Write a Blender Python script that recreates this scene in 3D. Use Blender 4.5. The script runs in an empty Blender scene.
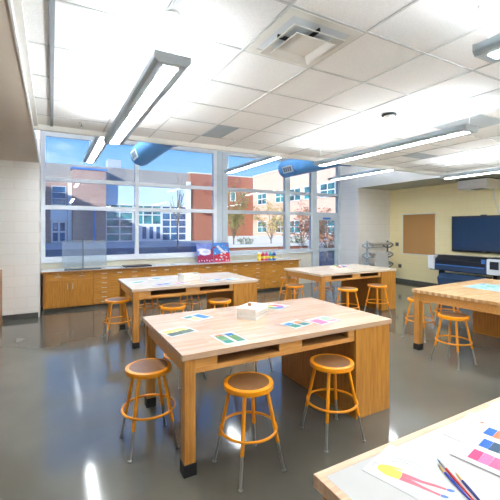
import bpy, bmesh, math, random
from mathutils import Vector, Matrix
random.seed(11)
C = bpy.context.scene.collection
PI = math.pi
R = math.radians

# ------------------------------------------------------------------ materials
def lin(c):
    return tuple((x / 12.92 if x <= .04045 else ((x + .055) / 1.055) ** 2.4) for x in c)
def rgb(r, g, b):
    return lin((r / 255, g / 255, b / 255)) + (1,)

def mat(name, col, rough=.5, metal=0, spec=.5, var=0, vscale=8, stretch=(1, 1, 1), bump=0, bscale=60, col2=None, coat=0):
    m = bpy.data.materials.new(name); m.use_nodes = True
    N, L = m.node_tree.nodes, m.node_tree.links
    b = N['Principled BSDF']
    b.inputs['Base Color'].default_value = col
    b.inputs['Roughness'].default_value = rough
    b.inputs['Metallic'].default_value = metal
    b.inputs['Specular IOR Level'].default_value = spec
    if coat: b.inputs['Coat Weight'].default_value = coat
    tc = N.new('ShaderNodeTexCoord')
    if var or col2:
        mp = N.new('ShaderNodeMapping'); mp.inputs['Scale'].default_value = stretch
        L.new(tc.outputs['Object'], mp.inputs['Vector'])
        nz = N.new('ShaderNodeTexNoise'); nz.inputs['Scale'].default_value = vscale; nz.inputs['Detail'].default_value = 5
        L.new(mp.outputs[0], nz.inputs['Vector'])
        rp = N.new('ShaderNodeValToRGB')
        c2 = col2 or tuple(x * (1 - var) for x in col[:3]) + (1,)
        rp.color_ramp.elements[0].color = c2; rp.color_ramp.elements[1].color = col
        rp.color_ramp.elements[0].position = .35; rp.color_ramp.elements[1].position = .62
        L.new(nz.outputs['Fac'], rp.inputs['Fac']); L.new(rp.outputs['Color'], b.inputs['Base Color'])
    if bump:
        n2 = N.new('ShaderNodeTexNoise'); n2.inputs['Scale'].default_value = bscale
        L.new(tc.outputs['Object'], n2.inputs['Vector'])
        bp = N.new('ShaderNodeBump'); bp.inputs['Strength'].default_value = bump; bp.inputs['Distance'].default_value = .01
        L.new(n2.outputs['Fac'], bp.inputs['Height']); L.new(bp.outputs[0], b.inputs['Normal'])
    return m

def brickmat(name, c1, c2, mortar, bw, rh, ms, axes='xz', rough=.5, bump=.15, offset=.5, noise=.0, spec=.5, grain=None):
    m = bpy.data.materials.new(name); m.use_nodes = True
    N, L = m.node_tree.nodes, m.node_tree.links
    b = N['Principled BSDF']; b.inputs['Roughness'].default_value = rough; b.inputs['Specular IOR Level'].default_value = spec
    tc = N.new('ShaderNodeTexCoord'); sp = N.new('ShaderNodeSeparateXYZ'); cb = N.new('ShaderNodeCombineXYZ')
    L.new(tc.outputs['Object'], sp.inputs[0])
    ix = {'x': 'X', 'y': 'Y', 'z': 'Z'}
    L.new(sp.outputs[ix[axes[0]]], cb.inputs['X']); L.new(sp.outputs[ix[axes[1]]], cb.inputs['Y'])
    br = N.new('ShaderNodeTexBrick'); br.offset = offset
    br.inputs['Color1'].default_value = c1; br.inputs['Color2'].default_value = c2; br.inputs['Mortar'].default_value = mortar
    br.inputs['Scale'].default_value = 1; br.inputs['Mortar Size'].default_value = ms
    br.inputs['Brick Width'].default_value = bw; br.inputs['Row Height'].default_value = rh
    br.inputs['Mortar Smooth'].default_value = .1
    L.new(cb.outputs[0], br.inputs['Vector'])
    out = br.outputs['Color']
    if noise:
        nz = N.new('ShaderNodeTexNoise'); nz.inputs['Scale'].default_value = 6; nz.inputs['Detail'].default_value = 6
        mp = N.new('ShaderNodeMapping'); mp.inputs['Scale'].default_value = grain or (1, 1, 1)
        L.new(tc.outputs['Object'], mp.inputs['Vector']); L.new(mp.outputs[0], nz.inputs['Vector'])
        rp = N.new('ShaderNodeValToRGB')
        rp.color_ramp.elements[0].position = .3; rp.color_ramp.elements[1].position = .7
        v = 1 - noise
        rp.color_ramp.elements[0].color = (v, v * .97, v * .93, 1); rp.color_ramp.elements[1].color = (1, 1, 1, 1)
        L.new(nz.outputs['Fac'], rp.inputs['Fac'])
        mx = N.new('ShaderNodeMix'); mx.data_type = 'RGBA'; mx.blend_type = 'MULTIPLY'; mx.inputs[0].default_value = 1
        L.new(out, mx.inputs[6]); L.new(rp.outputs['Color'], mx.inputs[7]); out = mx.outputs[2]
    L.new(out, b.inputs['Base Color'])
    if bump:
        bp = N.new('ShaderNodeBump'); bp.inputs['Strength'].default_value = bump; bp.inputs['Distance'].default_value = .005; bp.invert = True
        L.new(br.outputs['Fac'], bp.inputs['Height']); L.new(bp.outputs[0], b.inputs['Normal'])
    return m

def emit(name, col, s):
    m = bpy.data.materials.new(name); m.use_nodes = True
    N, L = m.node_tree.nodes, m.node_tree.links
    b = N['Principled BSDF']
    b.inputs['Base Color'].default_value = (.8, .8, .8, 1)
    b.inputs['Emission Color'].default_value = col; b.inputs['Emission Strength'].default_value = s
    return m

def glassmat(name, tint=(.93, .97, 1, 1), refl=.05, haze=0, hazecol=(.9, .93, .95, 1), rough=.0):
    m = bpy.data.materials.new(name); m.use_nodes = True
    N, L = m.node_tree.nodes, m.node_tree.links
    N.remove(N['Principled BSDF']); out = N['Material Output']
    t = N.new('ShaderNodeBsdfTransparent'); t.inputs[0].default_value = tint
    g = N.new('ShaderNodeBsdfGlossy'); g.inputs['Roughness'].default_value = rough
    lw = N.new('ShaderNodeLayerWeight'); lw.inputs['Blend'].default_value = .35
    mr = N.new('ShaderNodeMapRange'); mr.inputs['To Min'].default_value = refl; mr.inputs['To Max'].default_value = .7
    pw = N.new('ShaderNodeMath'); pw.operation = 'POWER'; pw.inputs[1].default_value = 3
    L.new(lw.outputs['Facing'], pw.inputs[0]); L.new(pw.outputs[0], mr.inputs['Value'])
    mx = N.new('ShaderNodeMixShader'); L.new(mr.outputs[0], mx.inputs[0]); L.new(t.outputs[0], mx.inputs[1]); L.new(g.outputs[0], mx.inputs[2])
    last = mx
    if haze:
        d = N.new('ShaderNodeBsdfDiffuse'); d.inputs[0].default_value = hazecol
        tl = N.new('ShaderNodeBsdfTranslucent'); tl.inputs[0].default_value = hazecol
        md = N.new('ShaderNodeMixShader'); L.new(d.outputs[0], md.inputs[1]); L.new(tl.outputs[0], md.inputs[2])
        m2 = N.new('ShaderNodeMixShader'); m2.inputs[0].default_value = haze
        L.new(mx.outputs[0], m2.inputs[1]); L.new(md.outputs[0], m2.inputs[2]); last = m2
    L.new(last.outputs[0], out.inputs['Surface'])
    return m

M = {}
M['floor'] = mat('polished_concrete', rgb(116, 113, 103), .095, spec=.75, col2=rgb(88, 87, 80), vscale=.7)
for n_ in M['floor'].node_tree.nodes:
    if n_.type == 'VALTORGB': n_.color_ramp.elements[0].position = .2; n_.color_ramp.elements[1].position = .8
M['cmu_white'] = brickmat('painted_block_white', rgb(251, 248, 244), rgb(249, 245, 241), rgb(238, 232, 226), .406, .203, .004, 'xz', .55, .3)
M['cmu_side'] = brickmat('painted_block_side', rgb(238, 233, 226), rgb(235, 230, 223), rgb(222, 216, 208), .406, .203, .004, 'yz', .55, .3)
M['cmu_yellow'] = brickmat('painted_block_yellow', rgb(255, 242, 194), rgb(254, 239, 190), rgb(247, 231, 180), .406, .203, .004, 'yz', .5, .25)
M['white_paint'] = mat('white_paint', rgb(246, 246, 246), .6, var=.03)
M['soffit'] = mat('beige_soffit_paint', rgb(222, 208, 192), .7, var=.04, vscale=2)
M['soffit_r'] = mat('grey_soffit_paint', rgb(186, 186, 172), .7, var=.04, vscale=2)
M['tile'] = mat('acoustic_tile', rgb(248, 247, 246), .9, var=.07, vscale=90, bump=.2, bscale=220)
M['tee'] = mat('ceiling_tee_white', rgb(206, 207, 207), .45, var=.03)
M['tee_grey'] = mat('ceiling_tee_grey', rgb(150, 155, 160), .45, var=.05)
M['trim_white'] = mat('white_metal_trim', rgb(232, 230, 224), .4, var=.03)
M['base'] = mat('dark_rubber_base', rgb(84, 84, 80), .5, var=.1)
M['alu'] = mat('window_aluminium_white', rgb(238, 243, 248), .35, var=.03, metal=.0)
M['alu_grey'] = mat('window_aluminium_grey', rgb(204, 213, 220), .35, var=.04)
M['glass'] = glassmat('window_glass')
M['dado'] = mat('dado_paint', rgb(228, 224, 214), .6, var=.03)
M['splash'] = mat('beige_backsplash', rgb(206, 200, 180), .45, var=.05)
M['counter'] = mat('pale_laminate', rgb(226, 229, 232), .22, var=.03)
M['oak'] = mat('oak_veneer', rgb(196, 135, 52), .38, col2=rgb(172, 112, 40), vscale=5, stretch=(9, 9, .8))
M['oak_edge'] = mat('oak_veneer_dark', rgb(176, 116, 44), .4, col2=rgb(150, 95, 34), vscale=5, stretch=(9, 9, .8))
M['oak_h'] = mat('oak_veneer_flat', rgb(208, 147, 62), .38, col2=rgb(182, 120, 46), vscale=5, stretch=(.8, 9, 9))
M['leg_wood'] = mat('oak_table_leg', rgb(206, 146, 70), .4, col2=rgb(180, 120, 52), vscale=6, stretch=(12, 12, .7))
M['apron'] = mat('oak_apron', rgb(214, 158, 88), .4, col2=rgb(192, 134, 66), vscale=6, stretch=(.7, 12, 12))
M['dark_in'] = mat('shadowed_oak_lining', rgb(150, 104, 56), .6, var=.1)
M['block'] = brickmat('maple_butcher_block', rgb(226, 196, 170), rgb(212, 174, 142), rgb(208, 174, 144), .42, .042, .0006, 'xy', .22, .02, .37, .12, .5, (1.5, 22, 22))
M['block_r'] = brickmat('maple_butcher_block_worn', rgb(234, 202, 158), rgb(204, 158, 104), rgb(196, 154, 106), .30, .042, .0008, 'xy', .3, .03, .37, .16, .5, (1.5, 22, 22))
M['block_glare'] = brickmat('maple_butcher_block_glare', rgb(236, 222, 206), rgb(226, 206, 184), rgb(220, 200, 178), .42, .042, .0006, 'xy', .2, .02, .37, .1, .5, (1.5, 22, 22))  # window glare put into the paler colour of the far tabletops
M['maple_edge'] = mat('pale_maple_edge', rgb(232, 196, 164), .4, col2=rgb(216, 176, 142), vscale=6, stretch=(1, 10, 10))
M['white_lam'] = mat('white_tabletop_laminate', rgb(196, 194, 192), .4, var=.03)
M['boot'] = mat('black_rubber_boot', rgb(28, 28, 30), .55, var=.2)
M['orange'] = mat('orange_enamel', rgb(247, 156, 8), .32, var=.06, coat=.2)
M['hardboard'] = mat('brown_hardboard', rgb(124, 84, 52), .36, var=.14, vscale=40)
M['chrome'] = mat('brushed_steel', rgb(176, 176, 174), .28, metal=.9, var=.08)
M['pull'] = mat('satin_nickel_pull', rgb(222, 220, 214), .3, metal=.35, var=.05)
M['card'] = mat('label_card', rgb(240, 236, 222), .6, var=.05)
M['silver'] = mat('silver_housing', rgb(190, 206, 218), .35, metal=.25, var=.04)
M['silver_cap'] = mat('pale_silver_cap', rgb(202, 210, 216), .4, metal=.1, var=.04)
M['lamp'] = emit('lit_lens', (.93, .98, 1, 1), 15.5)
M['lamp_up'] = emit('lit_uplight', (.91, .97, 1, 1), 37)
M['cable'] = mat('white_cable', rgb(236, 236, 232), .5, var=.02)
M['duct'] = mat('blue_painted_duct', rgb(92, 158, 222), .35, var=.06)
M['duct_dark'] = mat('dark_blue_collar', rgb(48, 84, 142), .4, var=.08)
M['grille'] = mat('white_grille', rgb(232, 238, 242), .4, var=.03)
M['slot'] = mat('grille_slot', rgb(110, 124, 142), .6, var=.1)
M['vent'] = mat('grey_return_grille', rgb(178, 186, 192), .5, var=.06)
M['dark'] = mat('dark_void', rgb(40, 42, 46), .8, var=.2)
M['cork'] = mat('cork', rgb(200, 154, 98), .9, col2=rgb(184, 136, 82), vscale=120)
M['black'] = mat('black_plastic', rgb(26, 30, 38), .35, var=.15)
M['screen'] = mat('screen_blue_reflection', rgb(40, 66, 102), .12, var=.1, vscale=1)  # window reflection put into the blue of the television face
M['plotter'] = mat('slate_blue_plastic', rgb(50, 74, 110), .35, var=.12)
M['plotter_dark'] = mat('navy_plastic', rgb(22, 30, 44), .4, var=.2)
M['plotter_white'] = mat('pale_grey_plastic', rgb(224, 230, 236), .4, var=.04)
M['blue_bit'] = mat('blue_plastic', rgb(70, 130, 210), .35, var=.06)
M['outlet'] = mat('bronze_wall_plate', rgb(136, 128, 116), .45, metal=.3, var=.1)
M['rack'] = mat('pale_blue_steel', rgb(186, 204, 224), .4, metal=.3, var=.06)
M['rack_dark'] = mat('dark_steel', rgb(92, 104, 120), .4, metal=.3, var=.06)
M['roll'] = mat('paper_roll', rgb(176, 176, 170), .7, var=.08)
M['paper'] = mat('white_paper', rgb(208, 208, 208), .7, var=.02)
M['paper_warm'] = mat('cream_paper', rgb(240, 230, 214), .7, var=.04)
M['plastic_white'] = mat('white_plastic', rgb(244, 243, 240), .4, var=.02)
M['cork_ball'] = mat('wooden_knob', rgb(178, 128, 76), .6, var=.2)
M['acrylic'] = glassmat('cloudy_acrylic', (.9, .94, .97, 1), .05, .2, (.80, .86, .90, 1), .1)
M['white_box'] = mat('white_enamel_case', rgb(238, 237, 236), .45, var=.03)
M['graphite'] = mat('pencil_line', rgb(196, 198, 204), .8, var=.05)
def paint(name, *c, rough=.6, c2=None, vs=14):
    k = 'p_' + name
    if k not in M: M[k] = mat('paint_' + name, rgb(*c), rough, var=.12, vscale=vs, col2=rgb(*c2) if c2 else None)
    return M[k]

# ------------------------------------------------------------------ mesh helpers
class MB:
    def __init__(s): s.bm = bmesh.new()
    def box(s, x0, x1, y0, y1, z0, z1, bev=0):
        b2 = bmesh.new()
        r = bmesh.ops.create_cube(b2, size=1)
        for v in b2.verts:
            v.co = Vector(((x0 + x1) / 2 + v.co.x * (x1 - x0), (y0 + y1) / 2 + v.co.y * (y1 - y0), (z0 + z1) / 2 + v.co.z * (z1 - z0)))
        if bev: bmesh.ops.bevel(b2, geom=b2.edges[:], offset=bev, segments=2, affect='EDGES', profile=.7)
        s.join(b2); return s
    def join(s, b2, mtx=None):
        if mtx: bmesh.ops.transform(b2, matrix=mtx, verts=b2.verts)
        me = bpy.data.meshes.new('t'); b2.to_mesh(me); b2.free(); s.bm.from_mesh(me); bpy.data.meshes.remove(me)
    def cyl(s, p0, p1, r0, r1=None, n=16, caps=True):
        r1 = r0 if r1 is None else r1
        p0, p1 = Vector(p0), Vector(p1); d = (p1 - p0).normalized()
        a = d.orthogonal().normalized(); b = d.cross(a)
        A = [s.bm.verts.new(p0 + (a * math.cos(2 * PI * i / n) + b * math.sin(2 * PI * i / n)) * r0) for i in range(n)]
        B = [s.bm.verts.new(p1 + (a * math.cos(2 * PI * i / n) + b * math.sin(2 * PI * i / n)) * r1) for i in range(n)]
        for i in range(n): s.bm.faces.new((A[i], A[(i + 1) % n], B[(i + 1) % n], B[i]))
        if caps: s.bm.faces.new(A[::-1]); s.bm.faces.new(B)
        return s
    def tube(s, pts, r, n=8, closed=False):
        pts = [Vector(p) for p in pts]; rings = []; m = len(pts)
        up = Vector((0, 0, 1))
        for i, p in enumerate(pts):
            if closed: d = pts[(i + 1) % m] - pts[i - 1]
            else: d = pts[min(i + 1, m - 1)] - pts[max(i - 1, 0)]
            d.normalize()
            a = d.cross(up)
            if a.length < 1e-3: a = d.orthogonal()
            a.normalize(); b = d.cross(a)
            rings.append([s.bm.verts.new(p + (a * math.cos(2 * PI * k / n) + b * math.sin(2 * PI * k / n)) * r) for k in range(n)])
        for i in range(m if closed else m - 1):
            A, B = rings[i], rings[(i + 1) % m]
            for k in range(n): s.bm.faces.new((A[k], A[(k + 1) % n], B[(k + 1) % n], B[k]))
        if not closed: s.bm.faces.new(rings[0][::-1]); s.bm.faces.new(rings[-1])
        return s
    def lathe(s, prof, cx=0, cy=0, n=32):
        rings = []
        for r, z in prof:
            if r < 1e-6: rings.append([s.bm.verts.new((cx, cy, z))])
            else: rings.append([s.bm.verts.new((cx + r * math.cos(2 * PI * i / n), cy + r * math.sin(2 * PI * i / n), z)) for i in range(n)])
        for A, B in zip(rings, rings[1:]):
            for i in range(n):
                j = (i + 1) % n
                if len(A) == 1 and len(B) == 1: continue
                if len(A) == 1: s.bm.faces.new((A[0], B[j], B[i]))
                elif len(B) == 1: s.bm.faces.new((A[i], A[j], B[0]))
                else: s.bm.faces.new((A[i], A[j], B[j], B[i]))
        return s
    def prism(s, poly, a0, a1, axis='z'):
        def V(u, v, a):
            return {'z': (u, v, a), 'y': (u, a, v), 'x': (a, u, v)}[axis]
        A = [s.bm.verts.new(V(u, v, a0)) for u, v in poly]; B = [s.bm.verts.new(V(u, v, a1)) for u, v in poly]
        n = len(poly)
        for i in range(n): s.bm.faces.new((A[i], A[(i + 1) % n], B[(i + 1) % n], B[i]))
        s.bm.faces.new(A[::-1]); s.bm.faces.new(B)
        return s
    def build(s, name, m, parent=None, smooth=None, loc=None, rotz=0):
        bmesh.ops.recalc_face_normals(s.bm, faces=s.bm.faces)
        me = bpy.data.meshes.new(name); s.bm.to_mesh(me); s.bm.free()
        me.materials.append(m)
        o = bpy.data.objects.new(name, me); C.objects.link(o)
        if parent: o.parent = parent
        if loc: o.location = loc
        if rotz: o.rotation_euler.z = rotz
        if smooth is not None:
            for p in me.polygons: p.use_smooth = True
            try: me.set_sharp_from_angle(angle=R(smooth))
            except Exception: pass
        return o
def box(*a, bev=0): return MB().box(*a, bev=bev)

def thing(name, label, cat, loc=(0, 0, 0), rotz=0, group=None):
    o = bpy.data.objects.new(name, None); C.objects.link(o); o.empty_display_size = .1
    o.location = loc; o.rotation_euler = (0, 0, rotz); o['label'] = label; o['category'] = cat
    if group: o['group'] = group
    return o
def tag(o, label, cat, group=None):
    o['label'] = label; o['category'] = cat
    if group: o['group'] = group
    return o
def struct(name, mb, m, parent=None, smooth=None):
    o = mb.build(name, m, parent, smooth)
    if not parent: o['kind'] = 'structure'
    return o
def dup(root, loc, rotz, label, group=None):
    r = root.copy(); C.objects.link(r); r.location = loc; r.rotation_euler = (0, 0, rotz); r['label'] = label
    if group: r['group'] = group
    for ch in list(root.children):
        c = ch.copy(); C.objects.link(c); c.parent = r
        for g in list(ch.children):
            d = g.copy(); C.objects.link(d); d.parent = c
    return r

# ------------------------------------------------------------------ room shell
XL, XS, XE, XR = -3.5, -.2, 8.35, 9.8      # left wall, left soffit edge, right soffit edge, right wall
YB, YA, YW = -3.5, 8.0, 9.0                # back, block walls, window plane
ZC, ZS, ZT = 3.03, 2.96, 3.95
struct('floor', box(XL - .2, XR + .2, YB - .2, YW + .12, -.15, 0), M['floor'])
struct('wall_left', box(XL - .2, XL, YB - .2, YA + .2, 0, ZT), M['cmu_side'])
struct('wall_right', box(XR, XR + .2, YB - .2, YA + .45, 0, ZT), M['cmu_yellow'])
struct('wall_back', box(XL, XR, YB - .2, YB, 0, ZT), M['cmu_white'])
struct('wall_front_left', box(XL, XS, YA, YW + .12, 0, ZT), M['cmu_white'])
struct('wall_front_right', box(XE, XR, YA + .22, YW + .12, 0, ZT), M['cmu_white'])
struct('wall_under_window', box(XS + .001, 7.14, YW, YW + .12, 0, .975), M['dado'])
struct('wall_over_window', box(XS + .001, XE - .001, YW, YW + .12, 3.8, ZT), M['white_paint'])
struct('ceiling', box(XS, XE, YB, 5.33, ZC, ZC + .05), M['tile'])
struct('ceiling_roof', box(XL - .2, XR + .2, YB - .2, YW + .12, ZT, ZT + .2), M['white_paint'])
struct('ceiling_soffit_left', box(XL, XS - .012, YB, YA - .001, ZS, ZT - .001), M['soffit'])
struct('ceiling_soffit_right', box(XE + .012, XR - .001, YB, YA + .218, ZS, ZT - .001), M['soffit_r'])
struct('trim_1', box(XS - .012, XS + .002, YB, YA - .002, ZS - .004, ZT - .001), M['white_paint'])
struct('trim_2', box(XE - .002, XE + .012, YB, YA + .217, ZS - .004, ZT - .001), M['white_paint'])
struct('trim_3', box(XS + .003, XE - .003, 5.33, 5.39, 2.965, ZT - .001), M['trim_white'])
struct('trim_4', box(XS + .003, XS + .05, YB, 5.329, ZC - .03, ZC - .001), M['trim_white'])
struct('baseboard_left', box(XL + .001, XS - .02, YA - .012, YA - .0005, .0005, .10), M['base'])
struct('baseboard_right', box(XR - .012, XR - .0005, YB + .05, YA + .2, .0005, .10), M['base'])
struct('baseboard_far', box(XE + .05, XR - .014, YA + .208, YA + .2195, .0005, .10), M['base'])
# ceiling grid tees
gx0, gy0, tp = 1.243, 1.76, .62
g = MB()
k = -2
while gx0 + k * tp < XE - .1:
    x = gx0 + k * tp
    if k != -2: g.box(x - .008, x + .008, YB, 5.328, ZC - .007, ZC - .0005)
    k += 1
k = -8
while gy0 + k * tp < 5.3:
    y = gy0 + k * tp
    if y > YB: g.box(XS + .05, XE - .004, y - .008, y + .008, ZC - .0062, ZC - .0006)
    k += 1
o = struct('trim_5', g, M['tee'])
struct('trim_6', box(gx0 - 2 * tp - .016, gx0 - 2 * tp + .016, YB, 5.328, ZC - .012, ZC - .0005), M['tee_grey'])

# ------------------------------------------------------------------ windows and door
Z0, ZF = .976, 3.80
T1, T2 = (2.735, 2.825), (2.115, 2.21)
def window(name, verts, x0, x1, z0, glassx, m):
    mb = MB()
    for a, b in verts: mb.box(a, b, YW, YW + .11, z0, ZF, bev=.004)
    for a, b in (T1, T2, (z0, z0 + .1), (ZF - .08, ZF)): mb.box(x0 + .002, x1 - .002, YW + .004, YW + .106, a, b, bev=.004)
    fr = struct(name, mb, m)
    gm = MB()
    for a, b in glassx:
        for c, d in ((z0 + .1, T2[0]), (T2[1], T1[0]), (T1[1], ZF - .08)):
            gm.box(a + .001, b - .001, YW + .05, YW + .056, c + .001, d - .001)
    struct('glass', gm, M['glass'], fr)
    return fr
window('window_1', [(XS + .002, -.115), (1.775, 1.865), (3.83, 3.925)], XS + .002, 3.925, Z0, [(-.115, 1.775), (1.865, 3.83)], M['alu'])
struct('trim_7', box(3.927, 4.098, YW + .02, YW + .09, Z0, ZF), M['alu_grey'])
window('window_2', [(4.10, 4.25), (6.15, 6.33), (7.14, 7.19)], 4.10, 7.19, Z0, [(4.25, 6.15), (6.33, 7.14)], M['alu_grey'])
struct('trim_8', box(XS + .002, 7.138, YW - .05, YW - .0005, .955, .974, bev=.004), M['alu'])   # sill ledge
# door with transom lights
mb = MB()
for a, b in ((7.192, 7.36), (8.23, XE - .002)): mb.box(a, b, YW, YW + .11, .0, ZF, bev=.004)
for a, b in (T1, (2.10, 2.21), (ZF - .08, ZF)): mb.box(7.36, 8.23, YW + .004, YW + .106, a, b)
dr = struct('door_1', mb, M['alu_grey'])
mb = MB()
for a, b in ((7.365, 7.47), (8.13, 8.225)): mb.box(a, b, YW + .02, YW + .065, .012, 2.095, bev=.003)
for a, b in ((.012, .2), (.98, 1.06), (1.96, 2.095)): mb.box(7.469, 8.131, YW + .022, YW + .063, a, b)
struct('door_leaf', mb, M['alu_grey'], dr)
mb = MB()
for c, d in ((.2, .98), (1.06, 1.96)): mb.box(7.471, 8.129, YW + .038, YW + .044, c + .001, d - .001)
for c, d in ((2.21, T1[0]), (T1[1], ZF - .08)): mb.box(7.361, 8.229, YW + .05, YW + .056, c + .001, d - .001)
struct('glass', mb, M['glass'], dr)
struct('push_bar', MB().box(7.4, 8.2, YW - .05, YW - .02, .985, 1.035, bev=.006).box(7.42, 7.47, YW - .02, YW + .02, .99, 1.03).box(8.13, 8.18, YW - .02, YW + .02, .99, 1.03), M['silver'], dr)
struct('door_closer', MB().box(7.62, 7.9, YW - .03, YW + .018, 1.99, 2.05, bev=.006), M['blue_bit'], dr)

# ------------------------------------------------------------------ base cabinets under the window
CF, CBk, CH = 8.42, 8.965, .787
def pull(par, x, y, z, w=.095):
    MB().cyl((x - w / 2, y - .026, z), (x + w / 2, y - .026, z), .006, n=8).cyl((x - w / 2 + .012, y - .026, z), (x - w / 2 + .012, y, z), .005, n=8).cyl((x + w / 2 - .012, y - .026, z), (x + w / 2 - .012, y, z), .005, n=8).build('pull', M['pull'], par, 40)
def pullv(par, x, y, z, w=.1):
    MB().cyl((x, y - .026, z - w / 2), (x, y - .026, z + w / 2), .006, n=8).cyl((x, y - .026, z - w / 2 + .012), (x, y, z - w / 2 + .012), .005, n=8).cyl((x, y - .026, z + w / 2 - .012), (x, y, z + w / 2 - .012), .005, n=8).build('pull', M['pull'], par, 40)
def cabinet(x0, x1, label, kind):
    w = x1 - x0; D = CBk - CF
    t = thing('base_cabinet', label, 'cabinet', (x0, CF, 0), 0, 'oak base cabinets under the window')
    box(.001, w - .001, .02, D, .06, CH).build('body', M['oak_edge'], t)
    box(.001, w - .001, .075, D - .02, 0, .06).build('toe_kick', M['base'], t)
    g_ = .0025
    if kind == 'doors':
        for i in range(2):
            a, b = .045 + (w - .045) * i / 2 + g_, .045 + (w - .045) * (i + 1) / 2 - g_
            d = box(a, b, 0, .0195, .625 + g_, CH - .01, bev=.002).build('drawer', M['oak_h'], t); pull(d, (a + b) / 2, 0, .705, .11)
            MB().cyl(((a + b) / 2, -.004, .755), ((a + b) / 2, .0, .755), .012, n=12).build('lock', M['pull'], d)
            d = box(a, b, 0, .0195, .068, .625 - g_, bev=.002).build('door', M['oak'], t)
            pullv(d, b - .045 if i == 0 else a + .045, 0, .5, .12)
    else:
        n, cols = kind
        hs = [0.3, .3, .4] if n == 3 else [1 / n] * n
        if n == 3: hs = [.17, .36, .47]
        zt = CH - .01
        for h in hs:
            hh = h * (CH - .01 - .068)
            d = box(.003 + g_, w - g_, 0, .0195, zt - hh + g_, zt - g_, bev=.002).build('drawer', M['oak_h'], t)
            for c in range(cols):
                pull(d, w * (c + .5) / cols if cols == 1 else w * (.2 + .6 * c), 0, zt - hh / 2, .11)
            if cols > 1 and zt > .7:
                box(w * .5 - .05, w * .5 + .05, -.003, .0, zt - hh / 2 - .012, zt - hh / 2 + .012).build('label_holder', M['card'], d)
            zt -= hh
    return t
cabinet(-.15, .79, 'oak base cabinet with two doors, leftmost under the window', 'doors')
cabinet(.792, 1.86, 'oak flat-file drawer cabinet directly right of the two-door cabinet', (7, 2))
cabinet(1.862, 2.90, 'oak flat-file drawer cabinet behind the middle table near its left half', (7, 2))
cabinet(2.902, 3.95, 'oak flat-file drawer cabinet below the two small paintings', (7, 2))
cabinet(3.952, 5.08, 'oak seven-drawer cabinet below and left of the paint bottles', (7, 2))
cabinet(5.082, 5.65, 'narrow oak three-drawer cabinet second from the right end of the counter', (3, 1))
cabinet(5.652, 6.23, 'narrow oak three-drawer cabinet at the right end of the counter', (3, 1))
t = thing('countertop', 'long pale laminate countertop running on the oak cabinets under the window', 'countertop', (0, 0, 0))
box(-.19, 6.26, 8.375, 8.965, CH + .001, .818, bev=.003).build('worktop', M['counter'], t)
box(-.19, 6.26, 8.366, 8.3745, CH + .001, .817).build('front_edge', M['oak_edge'], t)
box(-.19, 6.0, 8.9655, 8.985, .80, .925, bev=.002).build('backsplash', M['splash'], t)
CT = .8185

# ------------------------------------------------------------------ student tables
TL_, TW, TH = 2.05, 1.22, .845
def table(label, x, y, rz, top, open_front=True, group='oak work tables'):
    t = thing('work_table', label, 'table', (x, y, 0), rz, group)
    box(0, TL_, 0, TW, TH - .042, TH, bev=.003).build('tabletop', top, t)
    z0, z1 = TH - .150, TH - .0425
    ap = MB()
    ap.box(.03, .052, .10, TW - .10, z0, z1)                       # left apron
    ap.box(.10, 1.6, TW - .052, TW - .03, z0, z1)                  # back
    if open_front:
        e = [.10, .27, .80, 1.02, 1.53, 1.598]
        for a, b in ((e[0], e[1]), (e[2], e[3]), (e[4], e[5])): ap.box(a, b, .03, .052, z0, z1)
        ap.box(e[0], e[5], .0301, .0519, z0, z0 + .035)
    else:
        ap.box(.10, 1.6, .03, .052, z0, z1)
    ap.build('apron', M['apron'], t)
    if open_front:
        for a, b in ((.27, .80), (1.02, 1.53)):
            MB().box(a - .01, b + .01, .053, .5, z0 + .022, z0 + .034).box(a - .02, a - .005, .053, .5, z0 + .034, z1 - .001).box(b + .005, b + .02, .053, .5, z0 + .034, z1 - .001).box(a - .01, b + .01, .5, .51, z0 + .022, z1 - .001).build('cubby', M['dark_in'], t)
    for yy in (.02, TW - .10):
        l = box(.022, .102, yy, yy + .08, .0, TH - .0425, bev=.002).build('leg', M['leg_wood'], t)
        box(.016, .108, yy - .006, yy + .086, 0.0, .085, bev=.003).build('foot_boot', M['boot'], l)
    p = box(1.602, 2.03, .012, TW - .02, 0, TH - .0425, bev=.002).build('pedestal', M['oak'], t)
    MB().box(1.598, 1.6015, .03, TW - .04, .02, TH - .044).build('side_panel', M['oak_edge'], p)
    return t
table('front oak table with butcher-block top holding a white basket of supplies', .772, 2.35, 0, M['block'])
table('oak table with glare-paled top standing second, near the left window and cabinets', .99, 5.24, 0, M['block_glare'])
table('far oak table near the glass door and paper roll rack', 4.385, 5.23, 0, M['block_glare'])
table('right-hand oak table with worn butcher-block top and a green map on it', 4.53, 2.16, R(3), M['block_r'], False)
# foreground table
t = thing('work_table', 'nearest table with white top and pale maple edge holding sketches and brushes', 'table', (.8, -.223, 0), 0, 'oak work tables')
box(.03, TL_ - .03, .03, TW - .03, TH - .03, TH, bev=.001).build('tabletop', M['white_lam'], t)
e = MB()
e.box(0, TL_, TW - .0297, TW, TH - .045, TH + .0002, bev=.002).box(0, TL_, 0, .0297, TH - .045, TH + .0002, bev=.002).box(0, .0297, .03, TW - .03, TH - .045, TH + .0002, bev=.002).box(TL_ - .0297, TL_, .03, TW - .03, TH - .045, TH + .0002, bev=.002)
e.build('edge_band', M['maple_edge'], t)
MB().box(.03, .052, .1, TW - .1, TH - .15, TH - .046).box(.1, 1.6, TW - .052, TW - .031, TH - .15, TH - .046).box(.1, 1.6, .031, .052, TH - .15, TH - .046).build('apron', M['apron'], t)
for yy in (.022, TW - .10):
    l = box(.022, .102, yy, yy + .078, 0, TH - .046, bev=.002).build('leg', M['leg_wood'], t)
    box(.016, .108, yy - .006, yy + .084, 0, .085, bev=.003).build('foot_boot', M['boot'], l)
box(1.602, 2.02, .031, TW - .031, 0, TH - .046, bev=.002).build('pedestal', M['oak'], t)

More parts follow.
